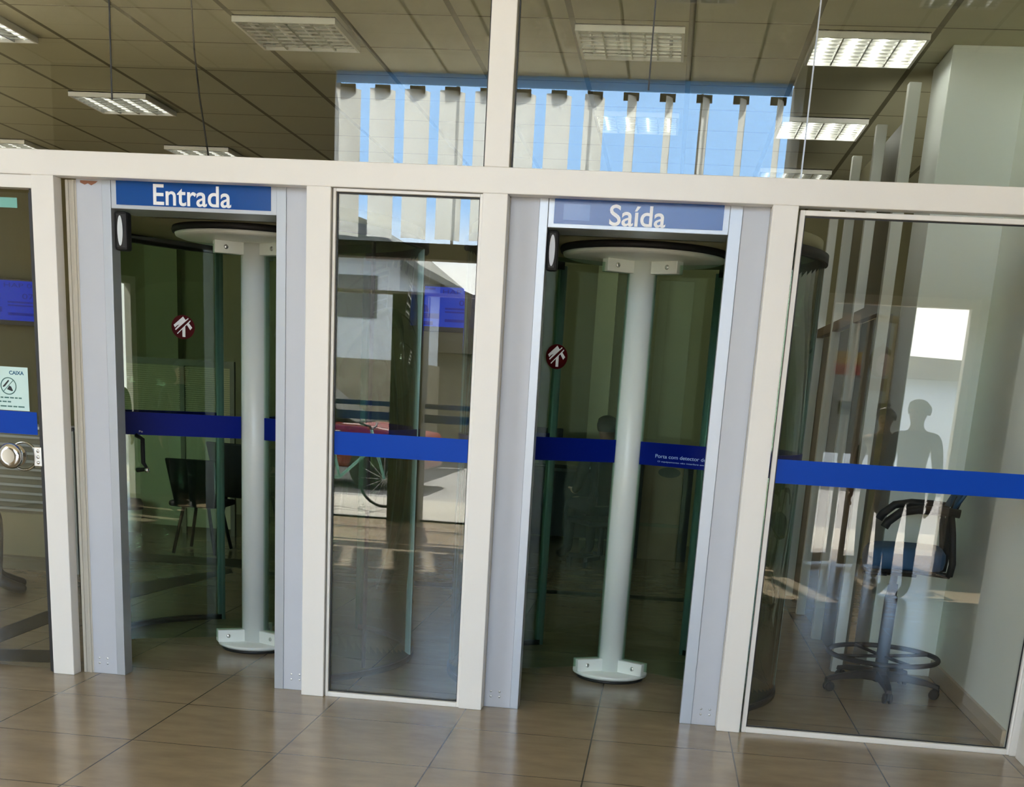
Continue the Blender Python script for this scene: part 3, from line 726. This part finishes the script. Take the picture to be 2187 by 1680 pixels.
T = thing('slatted_cabinet', 'pale cabinet with louvre slats behind the ball handle', 'cabinet', (-3.25, 3.0, 0))
box('side_post', pbr('dull_grey_post', (0.26, 0.27, 0.24), 0.5), 0.28, 0.36, -0.2, 0.2, 0.0, 1.0, T, bevel=0.003)
box('body', M_dkpanel, -0.6, 0.28, -0.15, 0.2, 0.08, 0.98, T)
s = MB()
for i in range(10): s.box(-0.6, 0.28, -0.172, -0.15, 0.42+i*0.055, 0.437+i*0.055)
s.build('slats', pbr('dull_grey_slats', (0.24, 0.25, 0.23), 0.5), T)
box('plinth', M_dkpanel, -0.6, 0.28, -0.16, 0.2, 0.0, 0.08, T)
box('lower_panel', pbr('drab_panel', (0.17, 0.16, 0.09), 0.6), -0.6, 0.28, -0.165, -0.15, 0.10, 0.40, T)
box('top', M_grey, -0.62, 0.36, -0.2, 0.2, 0.98, 1.0, T, bevel=0.003)

# ------------------------------------------------------------------ people
def skin_region(col, rough=0.8, noise=0.0, nscale=20): return pbr('cloth_%d_%d_%d' % tuple(int(c*1000) for c in col), col, rough, noise=noise, nscale=nscale)
M_skin = pbr('skin', (0.42, 0.25, 0.17), 0.55)
M_hair = pbr('dark_hair', (0.015, 0.011, 0.009), 0.6)
def camo():
    m = bpy.data.materials.new('camouflage_cloth'); m.use_nodes = True; nt = m.node_tree; b = nt.nodes['Principled BSDF']; b.inputs['Roughness'].default_value = 0.9
    t = N(nt, 'ShaderNodeTexCoord'); nz = N(nt, 'ShaderNodeTexNoise'); nz.inputs['Scale'].default_value = 9; nz.inputs['Detail'].default_value = 2
    r = N(nt, 'ShaderNodeValToRGB'); r.color_ramp.interpolation = 'CONSTANT'
    r.color_ramp.elements[0].color = (0.02, 0.014, 0.01, 1); r.color_ramp.elements[1].position = 0.48; r.color_ramp.elements[1].color = (0.10, 0.065, 0.04, 1)
    e = r.color_ramp.elements.new(0.58); e.color = (0.26, 0.19, 0.12, 1)
    nt.links.new(t.outputs['Object'], nz.inputs['Vector']); nt.links.new(nz.outputs[0], r.inputs[0]); nt.links.new(r.outputs[0], b.inputs['Base Color'])
    return m
M_camo = camo()
def person(label, loc, rz, mats, joints=None, hair='short', scale=1.0):
    """one continuous skinned body; mats = (skin, top, trousers, shoes)"""
    J = {'pelvis':(0,0,.95),'belly':(0,.01,1.08),'chest':(0,.0,1.28),'neckb':(0,0,1.44),'neck':(0,.015,1.50),'head':(0,.03,1.585),'crown':(0,.02,1.655),
         'chin':(0,.085,1.535),'nose':(0,.125,1.585),'earL':(-.078,.015,1.585),'earR':(.078,.015,1.585)}
    for s, n in ((-1,'L'),(1,'R')):
        J.update({'sh'+n:(s*.185,0,1.39),'el'+n:(s*.235,-.02,1.11),'wr'+n:(s*.245,.06,.87),'pa'+n:(s*.245,.075,.80),
                  'hip'+n:(s*.092,0,.90),'kn'+n:(s*.10,.02,.50),'an'+n:(s*.10,-.02,.09),'ba'+n:(s*.11,.10,.035),'to'+n:(s*.115,.165,.03)})
    R = {'pelvis':.135,'belly':.125,'chest':.15,'neckb':.075,'neck':.052,'head':.088,'crown':.06,'chin':.04,'nose':.014,'earL':.014,'earR':.014}
    for n in 'LR': R.update({'sh'+n:.068,'el'+n:.047,'wr'+n:.032,'pa'+n:.032,'hip'+n:.088,'kn'+n:.06,'an'+n:.042,'ba'+n:.04,'to'+n:.03})
    if joints: J.update(joints)
    E = [('pelvis','belly','t'),('belly','chest','t'),('chest','neckb','t'),('neckb','neck','s'),('neck','head','s'),('head','crown','s'),('head','chin','s'),('head','nose','s'),('head','earL','s'),('head','earR','s')]
    for n in 'LR':
        E += [('chest','sh'+n,'t'),('sh'+n,'el'+n,'t'),('el'+n,'wr'+n,'t'),('wr'+n,'pa'+n,'s'),('pelvis','hip'+n,'p'),('hip'+n,'kn'+n,'p'),('kn'+n,'an'+n,'p'),('an'+n,'ba'+n,'f'),('ba'+n,'to'+n,'f')]
        w = Vector(J['wr'+n]); p = Vector(J['pa'+n]); d = (p-w).normalized(); s = -1 if n == 'L' else 1
        fwd = Vector((0, 1, 0)); fwd = (fwd-d*fwd.dot(d)).normalized(); inn = d.cross(fwd)*(1 if n == 'L' else -1)
        for i, (off, ln) in enumerate(((-.030,.062),(-.010,.072),(.010,.068),(.028,.052))):
            a = p+fwd*(-off)+d*0.02; b = a+d*ln*.55+inn*.006; c = a+d*ln+inn*.022
            for q, v, r in (('a',a,.0095),('b',b,.009),('c',c,.0075)): J['f%s%d%s' % (n, i, q)] = v; R['f%s%d%s' % (n, i, q)] = r
            E += [('pa'+n,'f%s%da' % (n,i),'s'),('f%s%da' % (n,i),'f%s%db' % (n,i),'s'),('f%s%db' % (n,i),'f%s%dc' % (n,i),'s')]
        a = w+d*.03+fwd*.03; b = a+fwd*.025+d*.025; c = b+d*.028
        for q, v, r in (('a',a,.011),('b',b,.010),('c',c,.008)): J['t%s%s' % (n,q)] = v; R['t%s%s' % (n,q)] = r
        E += [('wr'+n,'t%sa' % n,'s'),('t%sa' % n,'t%sb' % n,'s'),('t%sb' % n,'t%sc' % n,'s')]
    bm = bmesh.new(); lay = bm.verts.layers.skin.verify(); V = {}
    for n_, c in J.items():
        v = bm.verts.new(c); v[lay].radius = (R[n_], R[n_]*(0.72 if n_ in ('chest','belly','pelvis') else 1.0)); V[n_] = v
    V['pelvis'][lay].use_root = True
    for a, b, _ in E: bm.edges.new((V[a], V[b]))
    me = bpy.data.meshes.new('tmp'); bm.to_mesh(me); bm.free()
    t = bpy.data.objects.new('tmp', me); COL.objects.link(t)
    t.modifiers.new('s', 'SKIN').use_smooth_shade = True; sb = t.modifiers.new('ss', 'SUBSURF'); sb.levels = 2; sb.render_levels = 2
    dg = bpy.context.evaluated_depsgraph_get(); dg.update()
    body = bpy.data.meshes.new_from_object(t.evaluated_get(dg)); bpy.data.objects.remove(t); bpy.data.meshes.remove(me)
    segs = [(Vector(J[a]), Vector(J[b]), r) for a, b, r in E]; idx = {'s':0,'t':1,'p':2,'f':3}
    body.materials.clear()
    for m in mats: body.materials.append(m)
    for f in body.polygons:
        c = f.center; best = None
        for a, b, r in segs:
            ab = b-a; u = max(0, min(1, (c-a).dot(ab)/ab.length_squared)); dd = (c-(a+ab*u)).length
            if best is None or dd < best[0]: best = (dd, r)
        f.material_index = idx[best[1]]; f.use_smooth = True
    o = bpy.data.objects.new('person', body); COL.objects.link(o)
    o.location = loc; o.rotation_euler.z = rz; o.scale = (scale,)*3
    tag(o, label, 'person')
    h = Vector(J['head']); hm = MB(); N_ = 24; rows = []
    for j in range(9):
        ph = PI*j/16*1.25
        rows.append([hm.bm.verts.new((h.x+0.100*math.sin(ph)*math.cos(2*PI*i/N_), h.y-0.012+0.108*math.sin(ph)*math.sin(2*PI*i/N_) - (0.02 if ph > 1 else 0), h.z+0.022+0.098*math.cos(ph) + (0.075*max(0, math.sin(2*PI*i/N_))**1.5*(ph/2.2)**1.5))) for i in range(N_)])
    for A, Bq in zip(rows, rows[1:]):
        for i in range(N_): hm.bm.faces.new((A[i], A[(i+1) % N_], Bq[(i+1) % N_], Bq[i])).smooth = True
    bmesh.ops.remove_doubles(hm.bm, verts=hm.bm.verts[:], dist=0.0008)
    hm.build('hair', M_hair, o)
    for s in (-1, 1):
        ey = MB(); ey.lathe([(0,-.009),(.008,-.004),(.009,0),(.008,.004),(0,.009)], seg=12, mat=Matrix.Translation((h.x+s*.031, h.y+.088, h.z+.012)) @ Matrix.Rotation(PI/2, 4, 'X'))
        ey.build('eye', M_hair, o)
    mo = MB(); mo.tube([(h.x-.024, h.y+.082, h.z-.043), (h.x, h.y+.096, h.z-.044), (h.x+.024, h.y+.082, h.z-.043)], .005, 8); mo.build('mouth', pbr('lips', (0.3, 0.11, 0.09), 0.5), o)
    return o
C_dk = skin_region((0.012, 0.012, 0.014)); C_tr = skin_region((0.016, 0.015, 0.018)); C_sh = skin_region((0.01, 0.01, 0.01), 0.5)
C_jean = skin_region((0.035, 0.06, 0.12), 0.85, 0.25, 40); C_wsh = skin_region((0.8, 0.8, 0.78), 0.6); C_jean2 = skin_region((0.022, 0.034, 0.05), 0.85, 0.2, 30)
SIT = {}
def seated(h=0.0):
    d = {'pelvis':(0,0,.52),'belly':(0,.02,.66),'chest':(0,.01,.86),'neckb':(0,.02,1.01),'neck':(0,.035,1.06),'head':(0,.05,1.145),'crown':(0,.04,1.215),
         'chin':(0,.105,1.095),'nose':(0,.145,1.145),'earL':(-.078,.035,1.145),'earR':(.078,.035,1.145)}
    for s, n in ((-1,'L'),(1,'R')):
        d.update({'sh'+n:(s*.185,.01,.965),'el'+n:(s*.23,.04,.69),'wr'+n:(s*.15,.26,.62),'pa'+n:(s*.13,.33,.61),
                  'hip'+n:(s*.092,.03,.50),'kn'+n:(s*.11,.43,.50),'an'+n:(s*.11,.42,.09),'ba'+n:(s*.12,.54,.035),'to'+n:(s*.125,.605,.03)})
    return d
# seated figure in the exit doorway, on a dark swivel chair
person('person in dark clothes sitting with their back turned in the Saída doorway', (0.66, 5.35, 0), math.radians(30), (M_skin, C_dk, C_tr, C_sh), seated())
T = thing('desk_chair', 'dark desk chair under the person sitting in the Saída doorway', 'chair', (0.66, 5.35, 0), math.radians(30))
MB().box(-0.22, 0.22, -0.2, 0.25, 0.35, 0.40).build('seat', M_black, T, bevel=0.015)
MB().cyl(0.025, 0.08, 0.35).build('gas_lift', M_black, T)
for k in range(5):
    m = Matrix.Rotation(2*PI*k/5, 4, 'Z'); MB().box(0, 0.27, -0.02, 0.02, 0.05, 0.085, mat=m).box(0.25, 0.29, -0.015, 0.015, 0.0, 0.05, mat=m).build('base_leg', M_black, T)
MB().box(-0.2, 0.2, -0.24, -0.19, 0.52, 0.92).box(-0.03, 0.03, -0.23, -0.2, 0.37, 0.52).build('backrest', M_black, T, bevel=0.015)
# seated figure mostly outside the frame on the left, one jeans leg showing
person('person in dark jeans and a black shoe cut off by the left edge', (-3.42, 1.78, 0), math.radians(-62), (M_skin, C_dk, C_jean2, C_sh), seated())
T = thing('waiting_chair', 'waiting chair under the person cut off by the left edge', 'chair', (-3.42, 1.78, 0), math.radians(-62))
MB().box(-0.22, 0.22, -0.2, 0.22, 0.36, 0.40).build('seat', M_black, T, bevel=0.01)
MB().box(-0.22, 0.22, -0.23, -0.19, 0.5, 0.85).build('backrest', M_black, T, bevel=0.01)
for x in (-0.19, 0.19):
    for y in (-0.2, 0.18): l = MB(); l.tube([(x, y, 0.37), (x, y, 0.0)], 0.014, 10); l.build('leg', M_steel, T)

# ------------------------------------------------------------------ street side behind the camera (seen mirrored in the glass)
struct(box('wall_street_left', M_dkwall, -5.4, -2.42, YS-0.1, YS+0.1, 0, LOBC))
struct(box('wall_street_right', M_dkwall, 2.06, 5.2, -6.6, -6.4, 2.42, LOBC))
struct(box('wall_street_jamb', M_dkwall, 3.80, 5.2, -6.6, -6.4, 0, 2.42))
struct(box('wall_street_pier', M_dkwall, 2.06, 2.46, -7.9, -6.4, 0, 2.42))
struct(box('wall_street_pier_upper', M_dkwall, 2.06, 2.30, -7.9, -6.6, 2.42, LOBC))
struct(box('trim_40', M_beam, -2.42, 2.06, YS-0.12, YS+0.12, 2.66, 2.81))
struct(box('trim_41', M_white, -2.42, 2.06, YS-0.03, YS+0.03, 2.31, 2.345))
T = thing('dark_pillar', 'dark square pillar beside the street door mirrored in the middle pane', 'pillar', (-1.6, YS, 0))
box('shaft', M_beam, -0.17, 0.17, -0.15, 0.15, 0.0, 2.31, T)
w6 = pane('window_6', -2.42, 2.06, 2.81, LOBC, YS+0.03, gasket=False, mat=M_bluegl); 
for x in (-1.2, 0.1, 1.2): box('glazing_bar', M_white, x-0.012, x+0.012, YS+0.01, YS+0.05, 2.81, LOBC, w6)
w7 = pane('window_7', -2.42, -1.78, 0.02, 2.31, YS, gasket=False, mat=M_street)
w8 = pane('window_8', -1.42, 2.06, 0.02, 2.31, YS, gasket=False, mat=M_street)
M_thin = pbr('pale_blue_film', (0.05, 0.12, 0.42), 0.4)
for w_, a, b in ((w7, -2.42, -1.78), (w8, -1.42, 2.06)):
    box('blue_stripe', M_thin, a, b, YS+0.004, YS+0.006, 1.185, 1.235, w_); box('blue_stripe', M_thin, a, b, YS+0.004, YS+0.006, 1.04, 1.125, w_)
    box('sill', M_dark, a, b, YS-0.04, YS+0.04, 0.0, 0.02, w_)
w9 = pane('window_9', -1.42, 2.06, 2.345, 2.66, YS, gasket=False, mat=M_street)

# vertical blind with wide slats under the lobby ceiling
T = thing('vertical_blind', 'white vertical blind with wide slats mirrored across both upper panes', 'blind', (0, YS+0.15, 2.84))
box('headrail', M_skytint, -2.40, 2.04, -0.002, 0.0, 1.41, 1.52, T)
x = -2.28; i = 0
while x < 2.0:
    t = (x+2.3)/4.3
    ang = math.radians(-22 if t < 0.52 else -22-62*min(1, (t-0.52)/0.15))
    wv = 0.255; n = 6; m = MB(); L_ = []
    for kx in range(n+1):
        u = -1+2*kx/n; px_ = u*wv/2; py_ = 0.055*(1-u*u)
        L_.append((x+px_*math.cos(ang)-py_*math.sin(ang), px_*math.sin(ang)+py_*math.cos(ang)))
    for a, b in zip(L_, L_[1:]):
        q = [m.bm.verts.new(p) for p in ((a[0],a[1],0.0),(b[0],b[1],0.0),(b[0],b[1],1.36),(a[0],a[1],1.36))]
        m.bm.faces.new(q).smooth = True
    bmesh.ops.remove_doubles(m.bm, verts=m.bm.verts[:], dist=0.0005)
    so = m.build('slat', M_blind, T)
    box('slat_clip', M_beam, x-0.075, x+0.075, -0.01, 0.02, 1.33, 1.40, so)
    x += 0.35; i += 1

# right street doorway: aluminium frame, two leaves standing ajar
T = thing('door_frame', 'white aluminium street doorway frame mirrored in the right pane', 'door frame', (3.1, -6.5, 0))
box('head', M_white, -0.64, 0.70, -0.06, 0.06, 2.34, 2.42, T, bevel=0.003)
box('jamb', M_white, -0.64, -0.56, -0.06, 0.06, 0, 2.34, T, bevel=0.003); box('jamb', M_white, 0.63, 0.70, -0.06, 0.06, 0, 2.34, T, bevel=0.003)
for x0, wd, rz, lab in ((2.56, 0.30, math.radians(-38), 'narrow aluminium door leaf folded towards the lobby at left of the doorway'), (2.86, 0.30, math.radians(-20), 'narrow aluminium door leaf beside the folded one in the street doorway')):
    L_ = thing('street_door_leaf', lab, 'door', (x0, -6.48, 0), rz)
    box('leaf_stile', M_white, 0.0, 0.04, -0.02, 0.02, 0.02, 2.26, L_, bevel=0.002); box('leaf_stile', M_white, wd-0.03, wd, -0.02, 0.02, 0.02, 2.26, L_, bevel=0.002)
    box('leaf_rail', M_white, 0.04, wd-0.03, -0.018, 0.018, 0.02, 0.10, L_); box('leaf_rail', M_white, 0.04, wd-0.03, -0.018, 0.018, 2.2, 2.26, L_)
    box('leaf_glass', M_street, 0.04, wd-0.03, -0.004, 0.004, 0.10, 2.2, L_)
    box('lock', M_black, wd-0.10, wd+0.01, -0.03, 0.03, 1.38, 1.50, L_)
# poster outside
P = thing('poster', 'grey-blue street poster with yellow and red bands and a dark-haired face', 'poster', (3.1, -7.6, 0))
box('board', pbr('poster_blue', (0.42, 0.54, 0.68), 0.6), -0.60, 0.36, -0.02, 0.0, 1.0, 2.85, P)
fP = lambda a, b, t: (a, t, b)
MB().prism([(-0.45,1.86),(-0.10,1.86),(-0.10,1.98),(-0.45,1.98)], fP, 0.0005, 0.003).build('yellow_band', pbr('poster_yellow', (0.7, 0.5, 0.18), 0.6), P)
MB().prism([(-0.45,1.76),(-0.10,1.76),(-0.10,1.86),(-0.45,1.86)], fP, 0.0005, 0.003).build('red_band', pbr('poster_red', (0.55, 0.07, 0.08), 0.6), P)
MB().prism([(0.09+0.115*math.cos(t*PI/14), 1.90+0.15*math.sin(t*PI/14)+(0.03 if t == 7 else 0)) for t in range(28)], fP, 0.0005, 0.003).build('hair', pbr('poster_brown', (0.07, 0.045, 0.03), 0.6), P)
MB().prism([(0.115+0.07*math.cos(t*PI/14), 1.87+0.11*math.sin(t*PI/14)) for t in range(28)], fP, 0.003, 0.005).build('face', pbr('poster_skin', (0.6, 0.45, 0.5), 0.6), P)
MB().prism([(0.10+0.02*math.cos(t*PI/8), 1.885+0.008*math.sin(t*PI/8)) for t in range(16)], fP, 0.005, 0.006).build('eye', M_black, P)
MB().prism([(0.0,1.62),(0.2,1.62),(0.2,1.74),(0.0,1.74)], fP, 0.005, 0.007).build('dark_plate', pbr('poster_amber', (0.08, 0.04, 0.008), 0.6), P)
for x in (-0.40, 0.17): box('post', M_steel, x-0.02, x+0.02, -0.06, -0.02, 0, 2.2, P)
person('person in a camouflage jacket and jeans standing at the street doorway', (3.03, -5.9, 0), math.radians(20), (M_skin, M_camo, C_jean, C_wsh), scale=0.86)
person('person in dark clothes standing in the lobby, head in outline against the bright doorway', (3.08, -4.75, 0), math.radians(35), (M_skin, C_dk, C_tr, C_sh), scale=0.90)

# street beyond
M_pave = pbr('pale_paving', (0.42, 0.40, 0.36), 0.8, noise=0.3, nscale=12)
M_road = pbr('asphalt', (0.16, 0.16, 0.165), 0.85, noise=0.15, nscale=30)
struct(box('pavement', M_pave, -14, 14, -10.6, -7.9, -0.10, -0.02))
struct(box('pavement_side', M_pave, -14, -5.6, -7.9, 8.0, -0.10, -0.02))
struct(box('road', M_road, -14, 14, -40, -10.6, -0.14, -0.08))
T = thing('house', 'white house with a stone base and grey roof across the street', 'house', (-6.6, -17, -0.08))
box('wall', pbr('house_white', (0.66, 0.72, 0.78), 0.7), -4.0, 2.9, -4, 0, 1.9, 3.7, T)
M_stone = pbr('stone_blocks', (0.28, 0.25, 0.19), 0.85, noise=0.5, nscale=5)
box('stone_base', M_stone, -4.0, 2.95, -4, 0.05, 0, 1.9, T)
MB().prism([(-4.4,3.65),(2.9,3.65),(3.35,3.35),(3.35,3.47),(2.4,4.15),(0.5,4.7),(-4.4,4.7)], fP, -4.3, 0.5).build('roof', pbr('roof_grey', (0.14, 0.15, 0.15), 0.8), T)
box('window', M_road, 1.8, 2.5, 0.0, 0.03, 2.6, 3.3, T)
T = thing('low_house', 'low brown roofed house with a brick front across the street', 'house', (1.8, -22, -0.08))
box('wall', M_stone, -7.8, 2.2, -4, 0, 0, 2.2, T); box('white_wall', pbr('house_white', (0.66, 0.72, 0.78), 0.7), 2.2, 8.0, -4, 0, 0, 2.2, T)
MB().prism([(-7.9,2.2),(8.2,2.2),(8.2,2.5),(-1,2.8),(-4.8,3.35),(-6.5,3.98),(-7.9,4.3)], fP, -4.3, 0.5).build('roof', pbr('roof_brown', (0.13, 0.11, 0.09), 0.8), T)
M_bol = pbr('grey_bollard', (0.10, 0.11, 0.12), 0.6)
for x, lab in ((-0.88, 'left grey bollard on the pavement mirrored in the middle pane'), (-0.55, 'right grey bollard on the pavement mirrored in the middle pane')):
    b = MB().lathe([(0,0),(0.075,0),(0.075,0.78),(0.06,0.82),(0,0.84)], seg=20).build('bollard', M_bol, None, (x, -9.0, -0.02)); tag(b, lab, 'bollard', 'pavement bollards')
# parked bicycle
T = thing('bicycle', 'dark parked bicycle on the pavement mirrored left in the middle pane', 'bicycle', (-2.65, -9.3, -0.02), math.radians(8))
for x in (-0.5, 0.5):
    t = MB(); t.tube([(x+0.32*math.cos(2*PI*k/32), 0, 0.335+0.32*math.sin(2*PI*k/32)) for k in range(32)], 0.018, 8, closed=True); wh = t.build('wheel', M_black, T)
    t = MB()
    for k in range(8): a = PI*k/8; t.tube([(x-0.31*math.cos(a), 0, 0.335-0.31*math.sin(a)), (x+0.31*math.cos(a), 0, 0.335+0.31*math.sin(a))], 0.002, 4)
    t.build('spokes', M_steel, wh)
t = MB()
for a, b in (((-0.5,0,0.335),(-0.08,0,0.32)),((-0.08,0,0.32),(-0.2,0,0.82)),((-0.5,0,0.335),(-0.17,0,0.72)),((-0.17,0,0.72),(0.34,0,0.76)),((-0.08,0,0.32),(0.36,0,0.70)),((0.32,0,0.9),(0.5,0,0.335))): t.tube([a, b], 0.018, 8)
t.build('bike_frame', M_teal, T)
MB().box(-0.33, -0.08, -0.06, 0.06, 0.82, 0.87).build('saddle', M_black, T, bevel=0.02)
t = MB(); t.tube([(0.28, -0.28, 0.98), (0.34, -0.1, 0.94), (0.32, 0, 0.9), (0.34, 0.1, 0.94), (0.28, 0.28, 0.98)], 0.013, 8); t.build('handlebar', M_black, T)
# parked red car
T = thing('car', 'red parked car across the street mirrored under the blue band', 'car', (-4.3, -13.2, -0.08))
M_car = pbr('red_car_paint', (0.17, 0.01, 0.01), 0.25)
MB().prism([(-2.0,0.3),(2.0,0.3),(2.05,0.62),(1.95,0.8),(1.1,0.92),(-1.75,0.95),(-2.0,0.85)], fP, -0.85, 0.85).build('car_body', M_car, T, bevel=0.05)
MB().prism([(-1.5,0.95),(1.0,0.92),(0.3,1.4),(-1.1,1.42)], fP, -0.72, 0.72).build('cabin', M_black, T, bevel=0.05)
for x in (-1.25, 1.25):
    for y in (-0.82, 0.82):
        MB().cyl(0.31, -0.09, 0.09, mat=Matrix.Translation((x, y, 0.31)) @ Matrix.Rotation(PI/2, 4, 'X')).build('wheel', M_black, T)
